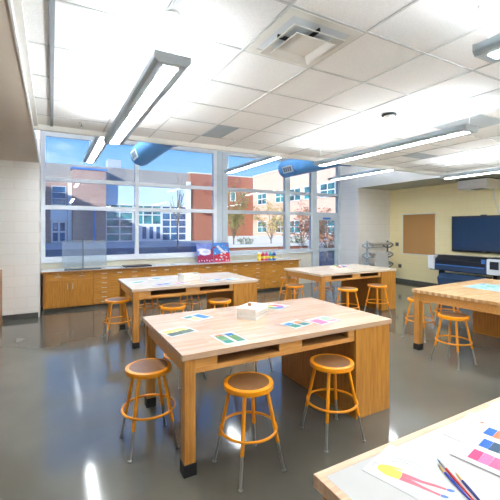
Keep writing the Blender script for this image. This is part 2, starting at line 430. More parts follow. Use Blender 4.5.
# ------------------------------------------------------------------ stools
SH = .61
st = thing('stool', 'orange metal stool with brown seat left of the front table', 'stool', (0, 0, 0), 0, 'orange metal stools')
MB().lathe([(0, SH - .042), (.168, SH - .042), (.178, SH - .037), (.181, SH - .018), (.178, SH - .004), (.170, SH), (.150, SH), (.1495, SH - .004), (0, SH - .004)]).build('seat', M['orange'], st, 35)
MB().lathe([(0, SH - .0038), (.149, SH - .0038), (.148, SH - .0015), (.143, SH - .0005), (0, SH - .0005)]).build('seat_pad', M['hardboard'], st, 35)
def lr(z): return .254 + (.132 - .254) * z / .567
for i in range(4):
    a = R(45 + 90 * i); c, s = math.cos(a), math.sin(a)
    f = lambda z: (c * lr(z), s * lr(z), z)
    l = MB().cyl(f(.20), f(.5675), .0132, n=14).build('leg', M['orange'], st, 40)
    MB().cyl(f(.012), f(.1995), .0105, n=12).build('extension', M['chrome'], l, 40)
    MB().lathe([(0, 0), (.013, 0), (.016, .004), (.015, .010), (.009, .014), (0, .014)], c * lr(0), s * lr(0), 14).build('glide', M['chrome'], l, 40)
rr = lr(.285) + .008
MB().tube([(rr * math.cos(2 * PI * i / 48), rr * math.sin(2 * PI * i / 48), .285) for i in range(48)], .0098, 10, True).build('footrest', M['orange'], st, 60)
stools = [
 (.678, 2.908, 0, 'orange metal stool with brown seat at the left end of the front table'),
 (1.235, 2.27, R(5), 'orange stool on the near side of the front table, below its left cubby'),
 (2.027, 2.288, R(-6), 'orange stool in front of the front table pedestal, right of two'),
 (1.30, 3.95, R(20), 'orange stool behind the front table near its left corner, mostly hidden'),
 (2.06, 3.72, R(30), 'orange stool behind the middle of the front table, only legs showing'),
 (.89, 5.88, 0, 'orange stool at the left end of the second table near the cabinets'),
 (1.51, 5.02, R(15), 'orange stool tucked under the second table below its left cubby'),
 (2.26, 5.08, R(-10), 'orange stool tucked under the second table beside its pedestal'),
 (1.55, 6.66, R(10), 'orange stool behind the second table, left of the two on its window side'),
 (2.33, 6.66, R(40), 'orange stool behind the second table, right of the two on its window side'),
 (4.11, 5.70, R(10), 'orange stool at the left end of the far table, nearer of two'),
 (4.62, 6.62, R(25), 'orange stool behind the left corner of the far table'),
 (4.745, 4.93, R(5), 'orange stool before the far table, left of the two on its near side'),
 (5.53, 4.95, R(0), 'orange stool before the far table, beside its pedestal'),
 (5.64, 6.66, R(10), 'orange stool behind the far table near the glass door, only legs showing'),
 (5.03, 3.66, R(8), 'orange stool behind the far left corner leg of the map table'),
 (4.46, 2.77, R(0), 'orange stool at the left end of the table with the green map'),
 (5.92, 3.78, R(20), 'orange stool behind the map table, only its legs showing below the apron'),
]
for i, (x, y, rz, lb) in enumerate(stools):
    if i == 0: st.location = (x, y, 0); st.rotation_euler.z = rz; st['label'] = lb
    else: dup(st, (x, y, 0), rz, lb)

# ------------------------------------------------------------------ papers and things on the tables
TT = TH + .0006
def paper(label, cx, cy, w, h, deg, z, patches=(), m='paper', group='student artwork on the tables', cat='paper', name='art_sheet'):
    t = thing(name, label, cat, (cx, cy, z), R(deg), group)
    box(-w / 2, w / 2, -h / 2, h / 2, 0, .0012).build('sheet', M[m], t)
    for p in patches:
        mm, poly = p[0], p[1]
        nm = p[2] if len(p) > 2 else 'painted_patch'
        MB().prism([(u * w, v * h) for u, v in poly], .0013, .0018).build(nm, mm, t)
    return t
def rect(a, b, c, d): return [(a, c), (b, c), (b, d), (a, d)]
def wavy(a, b, c, d, n=7, amp=.03):
    top = [(a + (b - a) * i / n, d + amp * math.sin(i * 1.7)) for i in range(n + 1)]
    return [(a, c), (b, c)] + top[::-1]
T_ = paint('teal', 30, 120, 140, c2=(60, 140, 90)); OR_ = paint('rust', 226, 140, 96); BL_ = paint('blue', 52, 128, 196, c2=(40, 100, 180))
GR_ = paint('green', 70, 130, 92, c2=(120, 140, 70)); YE_ = paint('yellow', 244, 220, 96, c2=(238, 226, 160)); PK_ = paint('pink', 226, 100, 150)
PE_ = paint('peach', 238, 186, 140); OL_ = paint('slate green', 92, 112, 92, c2=(60, 84, 96)); RD_ = paint('red', 220, 60, 60); PU_ = paint('violet', 120, 100, 190); SK_ = paint('sky', 120, 180, 220, c2=(180, 214, 232))
paper('sheet with yellow sky and dark green hills, at the front table left corner', .923, 2.917, .26, .215, 15, TT,
      [(YE_, wavy(-.44, .36, 0, .38)), (OL_, wavy(-.44, .42, -.4, -.02)), (paint('sun', 244, 200, 40), [(.24 + .06 * math.cos(i * .6), -.03 + .07 * math.sin(i * .6)) for i in range(10)])])
paper('sheet with a peach stripe and a bright blue stripe, back left of the front table', 1.225, 3.29, .22, .24, 22, TT,
      [(PE_, wavy(-.42, -.04, -.4, .1)), (T_, rect(-.42, -.04, .14, .36)), (BL_, wavy(.06, .44, -.38, .36))])
paper('sheet with two green and teal stripes, nearest the front edge of the table', 1.213, 2.55, .20, .28, 3, TT,
      [(GR_, wavy(-.40, -.06, -.1, .28)), (T_, rect(-.40, -.06, -.40, -.12)), (OR_, rect(-.4, -.06, .29, .4)), (GR_, wavy(.08, .42, -.28, .16)), (BL_, rect(.08, .42, .18, .4)), (T_, rect(.08, .42, -.40, -.29))])
def wheel(t, r, x=0, y=0, z=.0013):
    cs = [RD_, OR_, YE_, GR_, T_, BL_, PU_, PK_]
    for i, c in enumerate(cs):
        a0, a1 = 2 * PI * i / 8, 2 * PI * (i + 1) / 8
        pl = [(x + r * .3 * math.cos(a0), y + r * .3 * math.sin(a0))] + [(x + r * math.cos(a0 + (a1 - a0) * k / 4), y + r * math.sin(a0 + (a1 - a0) * k / 4)) for k in range(5)] + [(x + r * .3 * math.cos(a1), y + r * .3 * math.sin(a1))]
        MB().prism(pl, z, z + .0005).build('colour_wedge', c, t)
t = paper('sheet with a round colour wheel beside the white basket', 2.15, 3.335, .26, .24, 30, TT); wheel(t, .10, -.02, 0)
paper('sheet with teal and orange stripes on the right half of the front table', 1.92, 2.633, .235, .20, 12, TT,
      [(T_, wavy(-.42, -.05, -.4, .05)), (BL_, rect(-.42, -.05, .08, .36)), (T_, wavy(.06, .42, -.4, -.05)), (OR_, wavy(.06, .42, 0, .36)), (GR_, rect(.06, .42, -.05, -.01))])
paper('sheet with pink and pale green stripes, rightmost on the front table', 2.215, 2.62, .28, .22, 10, TT,
      [(PK_, wavy(-.42, -.04, -.38, .28)), (paint('mint', 150, 206, 150), wavy(.04, .42, -.1, .34)), (paint('rose', 236, 150, 160), wavy(.04, .42, -.38, -.14))])
# second table papers
paper('sheet with teal landscape at the left end of the second table', 1.195, 5.90, .26, .20, 25, TT, [(T_, wavy(-.4, .4, -.35, .2)), (OR_, rect(-.4, .1, -.45, -.36))])
paper('small sheet with a blue-green patch at the back of the second table', 1.56, 6.18, .24, .18, 20, TT, [(T_, wavy(-.2, .42, -.3, .35)), (PK_, rect(-.4, -.22, -.2, .1))])
paper('sheet with violet and blue patches before the basket on the second table', 1.50, 5.50, .26, .19, 15, TT, [(PU_, wavy(-.42, -.05, -.36, .3)), (BL_, wavy(.02, .42, -.36, .3))])
paper('sheet with pink and violet marks just below the basket on the second table', 1.79, 5.48, .24, .18, 12, TT, [(PK_, wavy(-.4, -.1, -.3, .3)), (PU_, wavy(-.05, .2, -.3, .3)), (OR_, rect(.24, .42, -.3, .3))])
paper('sheet with a blue patch right of the basket on the second table', 2.36, 5.52, .26, .19, 14, TT, [(SK_, wavy(-.42, -.02, -.36, .3)), (BL_, wavy(.04, .42, -.36, .3))])
paper('sheet with light and deep blue patches near the right end of the second table', 2.66, 5.52, .25, .19, 14, TT, [(BL_, wavy(-.42, -.02, -.36, .3)), (SK_, wavy(.04, .42, -.36, .3))])

def basket(label, x, y, deg, w, d, h, ball=True):
    t = thing('basket', label, 'basket', (x, y, TT), R(deg), 'white plastic baskets')
    wt = .004
    b = MB(); b.box(-w / 2, w / 2, -d / 2, d / 2, 0, .004)
    for sgn in (-1, 1):
        for ax in (0, 1):
            L_, off = (w, d) if ax == 0 else (d, w)
            def bb(a0, a1, z0, z1):
                p = sgn * (off / 2 - wt / 2)
                if ax == 0: b.box(a0, a1, p - wt / 2, p + wt / 2, z0, z1)
                else: b.box(p - wt / 2, p + wt / 2, a0, a1, z0, z1)
            bb(-L_ / 2, L_ / 2, .004, h * .28); bb(-L_ / 2, L_ / 2, h * .72, h)
            bb(-L_ / 2, L_ / 2, h * .47, h * .53)
            n = int(L_ / .02)
            for i in range(n + 1):
                a = -L_ / 2 + .006 + (L_ - .012) * i / n
                bb(a - .005, a + .005, h * .28, h * .72)
    b.build('tub', M['plastic_white'], t)
    r = MB()
    for (a0, a1, b0, b1) in ((-w / 2 - .006, w / 2 + .006, -d / 2 - .006, -d / 2 + .004), (-w / 2 - .006, w / 2 + .006, d / 2 - .004, d / 2 + .006), (-w / 2 - .006, -w / 2 + .004, -d / 2 + .004, d / 2 - .004), (w / 2 - .004, w / 2 + .006, -d / 2 + .004, d / 2 - .004)):
        r.box(a0, a1, b0, b1, h, h + .008)
    r.build('rim', M['plastic_white'], t)
    return t
t = basket('white slotted plastic basket with lid and brown knob on the front table', 1.717, 3.072, 35, .28, .2, .092)
l = MB().prism([(-.142, -.102), (.142, -.102), (.142, .102), (-.142, .102)], .1002, .104).build('lid', M['plastic_white'], t)
MB().lathe([(0, .1042), (.012, .1042), (.019, .112), (.02, .120), (.016, .131), (0, .136)], -.025, .02, 20).build('knob', M['cork_ball'], l, 60)
basket('white slotted plastic basket in the middle of the second table', 2.02, 5.80, 12, .30, .2, .092)
tag(box(-.12, .12, -.08, .08, 0, .05, bev=.002).build('paper_stack', M['paper_warm'], None, None, (2.02, 5.80, TT + .0045), R(12)), 'stack of pale paper inside the second table basket', 'paper')
# far table: a shallow tray with colourful supplies
t = thing('tray', 'low white tray on the far table, holding colourful blocks', 'tray', (5.50, 5.93, TT), R(8))
MB().box(-.19, .19, -.12, .12, 0, .005).box(-.19, .19, -.12, -.114, .005, .03).box(-.19, .19, .114, .12, .005, .03).box(-.19, -.184, -.114, .114, .005, .03).box(.184, .19, -.114, .114, .005, .03).build('tub', M['plastic_white'], t)
cols = [RD_, PE_, BL_, PK_, YE_, T_, RD_, PU_]; names_ = ['red', 'peach', 'blue', 'pink', 'yellow', 'teal', 'dark red', 'violet']
for i in range(8):
    u, v = -.14 + .092 * (i % 4), -.06 + .11 * (i // 4)
    a = R(8); x, y = 5.50 + u * math.cos(a) - v * math.sin(a), 5.93 + u * math.sin(a) + v * math.cos(a)
    o = box(-.036, .036, -.028, .028, 0, .028 + .006 * (i % 3), bev=.003).build('paint_block', cols[i], None, None, (x, y, TT + .0055), a + R(9 * ((i * 7) % 5 - 2)))
    tag(o, '%s block in the %s row of the tray on the far table' % (names_[i], 'window-side' if i // 4 else 'near'), 'paint block', 'colourful blocks in the tray')
# map on the right table
t = paper('large blue and green painted map on the right-hand table', 5.60, 2.93, .62, .5, 4, TT, [(SK_, rect(-.46, .46, -.45, .45))], 'paper', None, 'map', 'painted_map')
for i in range(22):
    x, y = random.uniform(-.40, .40), random.uniform(-.38, .38)
    n = 9; r = random.uniform(.03, .085)
    z = .0019 + i * .00006
    MB().prism([((x + r * random.uniform(.6, 1) * math.cos(2 * PI * k / n)) * .62, (y + r * random.uniform(.6, 1) * math.sin(2 * PI * k / n)) * .5) for k in range(n)], z, z + .0002).build('land_patch', [paint('map green', 150, 206, 150), paint('map mint', 120, 200, 180), paint('map lime', 196, 214, 120), BL_][i % 4], t)

# foreground sheets
u0, v0 = (.966, .259), (.259, -.966)
PW, PL = .22, .36
t = thing('sketch_sheet', 'sketch of a figure in yellow top and pink trousers on the nearest table', 'drawing', (.962, .930, TT), R(15), 'sheets on the nearest table')
box(0, PW, -PL, 0, 0, .0012).build('sheet', M['paper'], t)
def draw(nm, m, poly, z=.0013): MB().prism([(u, -v) for u, v in poly], z, z + .0004).build(nm, m, t)
draw('yellow_top', paint('figure yellow', 246, 224, 92), [(.040, .050), (.046, .036), (.058, .031), (.068, .030), (.080, .038), (.092, .058), (.099, .080), (.104, .098), (.098, .101), (.090, .084), (.084, .070), (.086, .088), (.088, .106), (.066, .112), (.046, .112), (.040, .09), (.036, .07)])
TR = paint('figure rose', 226, 112, 130)
draw('trouser_leg', TR, [(.066, .113), (.088, .107), (.092, .13), (.096, .17), (.108, .205), (.115, .24), (.107, .243), (.096, .21), (.084, .175), (.074, .14)])
draw('trouser_leg', TR, [(.046, .113), (.065, .113), (.073, .141), (.071, .17), (.071, .21), (.074, .236), (.065, .238), (.060, .20), (.055, .16), (.049, .13)])
SHO = paint('figure blue', 90, 130, 214)
draw('shoe', SHO, [(.107, .244), (.115, .241), (.122, .25), (.124, .262), (.116, .263), (.108, .254)])
draw('shoe', SHO, [(.065, .239), (.074, .237), (.079, .246), (.08, .258), (.072, .258), (.066, .25)])
gl = MB()
for pts in ([(.05, .02), (.056, .010), (.066, .010), (.072, .02), (.066, .029)], [(.12, .05), (.14, .07), (.15, .10), (.143, .13)], [(.15, .05), (.16, .08), (.172, .11), (.165, .15)], [(.12, .09), (.15, .10)], [(.13, .14), (.16, .15)]):
    gl.tube([(u, -v, .0015) for u, v in pts], .0005, 4)
gl.build('pencil_line', M['graphite'], t)

def swatch_sheet(label, x, y, deg, w, h, z, rows, extra=()):
    t = thing('swatch_sheet', label, 'paper', (x, y, z), R(deg), 'sheets on the nearest table')
    box(0, w, -h, 0, 0, .0012).build('sheet', M['paper'], t)
    for (ua, ub, vv, dv, cols) in rows:
        for i, c in enumerate(cols):
            MB().prism([(ua - .002 * (i % 2), -vv - dv * i), (ub + .002 * (i % 2), -vv - dv * i - .001), (ub, -vv - dv * (i + 1) + .0005), (ua + .001, -vv - dv * (i + 1) + .0003)], .0013, .0017).build('colour_swatch', c, t)
    ln = MB()
    for (uu, vv, l) in extra:
        for k in range(4): ln.box(uu, uu + l * (1 - .12 * k), -vv - .0075 * k - .0010, -vv - .0075 * k, .0013, .0015)
    ln.build('handwriting', M['graphite'], t)
    return t
B1, B2, B3 = paint('swatch blue', 24, 96, 214), paint('swatch navy', 24, 66, 96), paint('swatch teal', 24, 110, 110)
P1, P2, P3, P4 = paint('swatch crimson', 232, 62, 116), paint('swatch pink', 242, 116, 166), paint('swatch rose', 240, 96, 140), paint('swatch blush', 248, 170, 190)
O1 = paint('swatch orange', 240, 124, 84)
# upper sheet, its left corner at (1.426,.93), running right and towards the viewer
swatch_sheet('handwritten sheet with blue and orange swatches, under the pink swatch sheet', 1.426, .928, 10, .29, .3, TT, [(.135, .205, .10, .034, [B1, O1, B3]), (.218, .232, .06, .014, [O1])], [(.03, .02, .10), (.15, .02, .10), (.03, .06, .08)])
swatch_sheet('sheet with pink and blue paint swatches at the right of the nearest table', 1.318, .831, 12, .236, .40, TT + .0025, [(.142, .212, .05, .034, [B1, B2, B3, B1, B2]), (.03, .106, .048, .034, [P1, P2, P3, P2, P4])], [(.03, .012, .09), (.14, .012, .07)])
swatch_sheet('pale sheet at the back right edge of the nearest table', 1.86, .985, -8, .3, .2, TT, [(.02, .09, .07, .04, [SK_, SK_])], [(.03, .02, .2)])
# brushes
def brush(label, tip, fer, hand, colr, bristle):
    z = TT + .005
    t = thing('paint_brush', label, 'brush', (tip[0], tip[1], z), 0, 'paint brushes on the nearest table')
    p0 = Vector((0, 0, 0)); p1 = Vector((fer[0] - tip[0], fer[1] - tip[1], 0)); d = Vector((hand[0] - fer[0], hand[1] - fer[1], 0)).normalized()
    pb = p1 * .4; pe = p1 + d * .17
    MB().cyl(p0, pb, .001, .004, 10).build('bristles', bristle, t, 50)
    MB().cyl(pb, p1, .0042, .0042, 10).build('ferrule', paint('brass', 206, 170, 100, rough=.3) if bristle is not BL_ else M['chrome'], t, 50)
    MB().cyl(p1, p1 + d * .04, .0042, .005, 10).cyl(p1 + d * .04, pe, .005, .002, 10).build('handle', colr, t, 50)
HB, HR = paint('lacquer blue', 34, 56, 168, rough=.25), paint('lacquer red', 214, 40, 44, rough=.25)
brush('paint brush with long blue handle, leftmost of three on the nearest table', (1.220, .815), (1.199, .774), (1.148, .66), HB, paint('bristle', 120, 110, 100))
brush('paint brush with red handle, tip touching the blue one', (1.247, .835), (1.222, .785), (1.157, .655), HR, BL_)
brush('short paint brush with navy handle and tan bristle, rightmost of the three', (1.232, .757), (1.212, .721), (1.175, .651), paint('lacquer navy', 26, 40, 120, rough=.25), paint('tan bristle', 196, 160, 104))

# ------------------------------------------------------------------ things on the counter
t = thing('display_stand', 'cloudy clear acrylic panel on black post and base at counter left', 'display stand', (.60, 8.58, CT), R(-4))
box(-.36, .36, -.11, .09, 0, .018, bev=.004).build('base', M['black'], t)
box(-.014, .014, -.014, .014, .018, .68, bev=.003).build('post', paint('grey post', 110, 118, 124, rough=.4), t)
box(-.40, -.016, -.004, .004, .06, .63).build('panel', M['acrylic'], t)
box(.016, .47, -.004, .004, .06, .63).build('panel', M['acrylic'], t)
t = thing('drawing_board', 'dark drawing board lying on the counter right of the acrylic panel', 'board', (1.75, 8.66, CT), R(3))
box(-.30, .30, -.17, .17, 0, .03, bev=.004).build('board', M['black'], t)
box(-.27, .27, -.14, .14, .0302, .034).build('cover_sheet', paint('brown board', 106, 78, 64), t)
for i, (x, y, w, h, a, lb) in enumerate([(1.21, 8.60, .3, .22, 4, 'blank white sheet between the acrylic panel and the dark drawing board'), (2.35, 8.62, .36, .25, -3, 'blank white sheet just right of the dark drawing board on the counter'), (2.85, 8.62, .36, .26, 3, 'blank white sheet on the counter left of the paintings')]):
    tag(box(-w / 2, w / 2, -h / 2, h / 2, 0, .004).build('blank_sheet', M['paper'], None, None, (x, y, CT), R(a)), lb, 'paper', 'blank sheets on the counter')
def canvas(label, x, w, h, base, patches):
    t = thing('painting', label, 'painting', (x, 8.74, CT + .0045), 0, 'small paintings on the counter')
    t.rotation_euler.x = R(-13)
    box(-w / 2, w / 2, 0, .018, 0, h).build('canvas', base, t)
    for j, (m_, poly) in enumerate(patches):
        MB().prism([(u * w, v * h) for u, v in poly], -.0012 - .0003 * j, -.0004, 'y').build('painted_shape', m_, t)
def blob(cx, cy, rx, ry, n=14, j=.15):
    return [(cx + rx * (1 + random.uniform(-j, j)) * math.cos(2 * PI * i / n), cy + ry * (1 + random.uniform(-j, j)) * math.sin(2 * PI * i / n)) for i in range(n)]
MG = paint('magenta', 168, 30, 84, c2=(130, 20, 66)); WHT = paint('canvas white', 236, 236, 242, c2=(206, 212, 230)); VI = paint('periwinkle', 96, 116, 200, c2=(140, 156, 220)); CR = paint('scarlet', 214, 40, 62, c2=(170, 24, 50))
ps = [(MG, [(-.5, 0), (.5, 0), (.5, .76), (.36, .66), (.3, .42), (.0, .33), (-.28, .40), (-.5, .34)]), (WHT, blob(.02, .55, .36, .17)), (WHT, blob(-.16, .66, .3, .08)), (paint('lilac', 196, 200, 226), blob(.08, .54, .2, .08))]
for k in range(6): ps.append((paint('canvas speck', 240, 214, 226), blob(-.4 + .16 * k, .07 + .03 * (k % 2), .035, .045, 6)))
canvas('small painting of a white swirl over magenta on the counter, left of two', 3.50, .44, .50, VI, ps)
ps = [(CR, [(-.5, 0), (.5, 0), (.5, .42), (.2, .56), (-.1, .42), (-.5, .34)])]
for k in range(26):
    a = random.uniform(-.42, .42); b = random.uniform(.06, .9); ps.append(([WHT, WHT, SK_, CR][k % 4], blob(a, b, random.uniform(.03, .1), random.uniform(.015, .05), 7, .35)))
ps.append((WHT, [(-.3, .8), (-.2, .86), (.12, .6), (.3, .44), (.2, .4), (-.05, .55)]))
canvas('small painting of white shapes over red and blue, right of two', 3.97, .46, .51, paint('canvas blue', 70, 140, 214, c2=(40, 110, 190)), ps)
bc = [('yellow', (244, 206, 40)), ('red', (232, 70, 84)), ('pink', (226, 70, 140)), ('teal', (36, 156, 170)), ('blue', (50, 104, 200))]
for i, (nm, c) in enumerate(bc):
    lb = '%s paint bottle in the row on the right of the counter' % nm
    t = thing('paint_bottle', lb, 'bottle', (4.985 + .125 * i, 8.56 + .004 * i, CT), 0, 'paint bottles on the counter')
    MB().lathe([(0, 0), (.048, 0), (.052, .006), (.052, .155), (.046, .18), (.026, .197), (.022, .20), (0, .20)], n=24).build('body', paint('bottle ' + nm, *c, rough=.3), t, 35)
    MB().lathe([(0, .2005), (.024, .2005), (.024, .222), (.010, .232), (.008, .248), (0, .248)], n=20).build('cap', paint('bottle cap ' + nm, *[int(x * .55 + 110) for x in c], rough=.4) if i else M['plastic_white'], t, 35)
    MB().lathe([(.0526, .05), (.0527, .051), (.0527, .12), (.0526, .121)], n=24).build('label_band', paint('label pale', 240, 220, 90) if i else paint('label gold', 250, 226, 110), t, 35)

# ------------------------------------------------------------------ ceiling fittings
def pendant(label, x, y0, y1, z0, zc):
    L_ = y1 - y0
    t = thing('pendant_light', label, 'light fixture', (x, y0, z0), 0, 'linear pendant lights')
    prof = [(-.088, 0), (.088, 0), (.104, .012), (.112, .026), (.112, .062), (.104, .062), (.104, .040), (-.104, .040), (-.104, .062), (-.112, .062), (-.112, .026), (-.104, .012)]
    MB().prism(prof, 0.012, L_ - .012, 'y').build('housing', M['silver'], t)
    sc = [(-.09, -.001), (.09, -.001), (.106, .013), (.1145, .026), (.1145, .064), (-.1145, .064), (-.1145, .026), (-.106, .013)]
    for a, b in ((0, .0118), (L_ - .0118, L_)): MB().prism(sc, a, b, 'y').build('end_cap', M['silver_cap'], t)
    h = L_ / 2
    for a, b in ((.05, h - .025), (h + .025, L_ - .05)):
        box(-.046, .046, a, b, -.0025, -.0002).build('lens', M['lamp'], t)
        box(-.006, .006, a, b, .0402, .0615).build('uplight', M['lamp_up'], t)
    for yy in (.06, L_ - .06):
        c = MB().cyl((0, yy - .03 if yy < .1 else yy + .03, .0402), (0, yy - .03 if yy < .1 else yy + .03, zc - z0 - .021), .0035, n=8).build('cable', M['cable'], t)
        MB().lathe([(0, zc - z0 - .020), (.045, zc - z0 - .018), (.055, zc - z0 - .0075), (.055, zc - z0 - .0072), (0, zc - z0 - .0072)], 0, yy - .03 if yy < .1 else yy + .03, 20).build('canopy', M['cable'], c, 40)
for (x, a, b, z, zc, lb) in [
    (.652, 2.16, 4.58, 2.705, ZC, 'linear pendant light at upper left below the tiled ceiling'),
    (3.80, 2.16, 4.58, 2.705, ZC, 'long linear pendant light crossing the right part of the ceiling'),
    (6.98, 2.12, 4.54, 2.705, ZC, 'linear pendant light at the far right near the white wall unit'),
    (2.26, -1.22, 1.22, 2.705, ZC, 'linear pendant light cut off at the top right of the photo'),
    (5.44, -1.22, 1.22, 2.705, ZC, 'added linear pendant fill light behind the right-hand table, outside the view'),  # unseen pendant included for the light it gives
    (.652, -3.3, -.88, 2.705, ZC, 'added linear pendant fill light behind the photographer, left row'),  # this and the next two: unseen fill lamps added to brighten the room
    (3.80, -3.3, -.88, 2.705, ZC, 'added linear pendant fill light behind the photographer, middle row'),
    (6.98, -3.3, -.88, 2.705, ZC, 'added linear pendant fill light behind the photographer, right row'),
    (.655, 5.45, 7.75, 2.99, ZT, 'linear pendant light by the left window beyond the dropped ceiling'),
    (3.62, 5.45, 7.65, 2.99, ZT, 'linear pendant light by the middle window beyond the dropped ceiling'),
    (6.75, 5.45, 7.65, 3.02, ZT, 'linear pendant light by the glass door beyond the dropped ceiling')]:
    pendant(lb, x, a, b, z, zc)
# supply diffuser in its tile
t = thing('air_diffuser', 'square white stepped air diffuser set in the ceiling', 'air vent', (gx0 + tp / 2, gy0 + tp / 2, ZC - .0005), 0)
def ring_sq(mb, o_, i_, zo, zi, th=.004):
    P = lambda r, z: [mb.bm.verts.new((sx * r, sy * r, z)) for sx, sy in ((-1, -1), (1, -1), (1, 1), (-1, 1))]
    A, B, A2, B2 = P(o_, zo), P(i_, zi), P(o_, zo + th), P(i_, zi + th)
    for k in range(4):
        j = (k + 1) % 4
        for a, b in ((A, B), (B, B2), (B2, A2), (A2, A)): mb.bm.faces.new((a[k], a[j], b[j], b[k]))
q = MB(); ring_sq(q, .300, .235, -.012, -.008); q.build('frame', M['trim_white'], t)
q = MB(); ring_sq(q, .215, .16, -.045, -.014); q.build('outer_cone', M['trim_white'], t)
q = MB(); ring_sq(q, .165, .12, -.062, -.03); q.box(-.12, .12, -.12, .12, -.034, -.03); q.build('inner_cone', M['trim_white'], t)
q = MB(); q.box(-.285, .285, -.285, .285, -.004, -.0008); q.build('throat', mat('pale_throat', rgb(216, 220, 224), .5, var=.04), t)
MB().box(-.2, .2, -.006, .006, -.03, -.004).box(-.006, .006, -.2, .2, -.03, -.004).build('bracket', M['dark'], t)
def grille(label, x0, x1, y0, y1):
    t = thing('return_grille', label, 'air vent', (x0, y0, ZC - .0008), 0, 'grey return air grilles')
    w, d = x1 - x0, y1 - y0
    MB().box(0, w, 0, .02, -.008, 0).box(0, w, d - .02, d, -.008, 0).box(0, .02, .02, d - .02, -.008, 0).box(w - .02, w, .02, d - .02, -.008, 0).build('frame', M['vent'], t)
    s = MB(); n = int(d / .03)
    for i in range(n): yy = .02 + (d - .04) * (i + .5) / n; s.box(.02, w - .02, yy - .009, yy + .007, -.006, -.002)
    s.build('slats', M['vent'], t)
grille('grey return air grille in the ceiling near the left window', 1.87, 2.17, 4.24, 4.85)
grille('grey return air grille in the ceiling near the long right pendant', 5.60, 6.2, 4.13, 4.45)
t = thing('ceiling_panel', 'grey perforated ceiling panel behind the end of the long right pendant', 'ceiling panel', (gx0 + 5 * tp, gy0 + tp, ZC - .001), 0)
box(.012, tp - .012, .012, tp - .012, -.004, 0).build('panel', M['vent'], t)
t = thing('smoke_detector', 'round smoke detector with dark bracket on the ceiling', 'smoke detector', (3.44, 2.90, ZC - .0072), 0)
MB().lathe([(0, 0), (.085, 0), (.085, -.012), (.07, -.018), (0, -.018)], n=28).build('base', M['dark'], t, 40)
MB().lathe([(0, -.0182), (.06, -.0182), (.055, -.045), (.03, -.056), (0, -.056)], n=28).build('sensor', M['plastic_white'], t, 40)
MB().box(.02, .034, -.05, -.036, -.053, -.04).build('indicator', paint('amber', 236, 200, 60), t)
def sprinkler(label, x, y):
    t = thing('sprinkler', label, 'sprinkler', (x, y, ZC), 0, 'ceiling sprinklers')
    MB().lathe([(0, 0), (.035, 0), (.03, -.008), (0, -.008)], n=20).build('escutcheon', M['cable'], t, 40)
    MB().cyl((0, 0, -.008), (0, 0, -.035), .007, n=8).lathe([(0, -.035), (.02, -.035), (.02, -.038), (0, -.038)], n=12).build('head', M['chrome'], t, 40)
sprinkler('small sprinkler head in the ceiling tile left of the left pendant light', .335, 5.02)
sprinkler('small sprinkler head in the ceiling beside the long right pendant light', 4.68, 3.86)
# blue spiral ducts
def duct(label, x, y0, y1, z, r):
    t = thing('air_duct', label, 'duct', (x, y0, z), 0, 'blue spiral ducts by the window')
    L_ = y1 - y0; d = MB()
    d.cyl((0, .26, 0), (0, L_ - .03, 0), r, n=40, caps=False)
    n = 0; yy = .34
    while yy < L_ - .1:
        d.tube([(r * math.cos(2 * PI * i / 40), yy, r * math.sin(2 * PI * i / 40)) for i in range(40)], .004, 6, True); yy += .12
    d.build('tube', M['duct'], t, 50)
    MB().cyl((0, L_ - .03, 0), (0, L_, 0), r * 1.01, r * .97, n=40).build('end_cap', M['duct'], t, 40)
    MB().cyl((0, 0, 0), (0, .2595, 0), r * 1.22, r * 1.0, n=40).build('collar', M['duct_dark'], t, 40)
    a = R(200)
    g_ = MB().box(-.004, .012, 0, .40, -.085, .085).build('grille', M['grille'], t)
    g_.location = (math.cos(a) * (r + .004), L_ - .62, math.sin(a) * (r + .004)); g_.rotation_euler = (0, -(a) , 0)
    s = MB()
    for k in range(4): s.box(.0122, .014, .04 + .085 * k, .105 + .085 * k, -.055, .055)
    s.build('slots', M['slot'], g_)
    s = MB()
    for yy in (.9, L_ - .75): s.cyl((0, yy, r), (0, yy, ZT - z - .001), .006, n=8)
    s.build('hanger', M['cable'], t)
duct('blue round duct with white grille hanging by the left window', 1.62, 5.395, 7.65, 3.21, .215)
duct('blue round duct with white grille hanging by the right window', 5.22, 5.395, 7.65, 3.21, .215)

# ------------------------------------------------------------------ right wall
t = thing('corkboard', 'tan cork notice board with thin aluminium frame on the yellow wall', 'notice board', (XR, 7.165, .9), 0)
w, h = 1.13, 1.25
MB().box(-.022, -.001, -w / 2, -w / 2 + .02, 0, h).box(-.022, -.001, w / 2 - .02, w / 2, 0, h).box(-.022, -.001, -w / 2 + .02, w / 2 - .02, 0, .02).box(-.022, -.001, -w / 2 + .02, w / 2 - .02, h - .02, h).build('frame', M['alu'], t)
box(-.016, -.002, -w / 2 + .02, w / 2 - .02, .02, h - .02).build('cork', M['cork'], t)
t = thing('television', 'large black flat screen television on the yellow wall', 'television', (XR, 6.08, 1.075), 0)
w, h = 1.72, .96
MB().box(-.085, -.03, -w, 0, 0, h, bev=.006).build('body', M['black'], t)
box(-.088, -.0851, -w + .04, -.04, .05, h - .035).build('screen', M['screen'], t)
box(-.03, -.001, -w + .5, -.5, .25, .7).build('bracket', M['dark'], t)
MB().box(-.0895, -.0852, -w / 2 - .03, -w / 2 + .03, .012, .026).build('badge', M['chrome'], t)
MB().box(-.075, -.04, -w / 2 - .04, -w / 2 + .10, h + .0005, h + .02, bev=.003).build('sensor', M['black'], t)
t = thing('wall_unit', 'white boxy unit mounted high on the yellow wall under the soffit', 'wall unit', (9.2, 4.88, 2.70), 0)
MB().prism([(0, .03), (.05, 0), (.599, 0), (.599, .215), (.02, .225), (0, .205)], 0, .72, 'y').build('case', M['white_box'], t)
box(.04, .599, -.0, .72, .2252, .2445).build('top_plate', M['dark'], t)
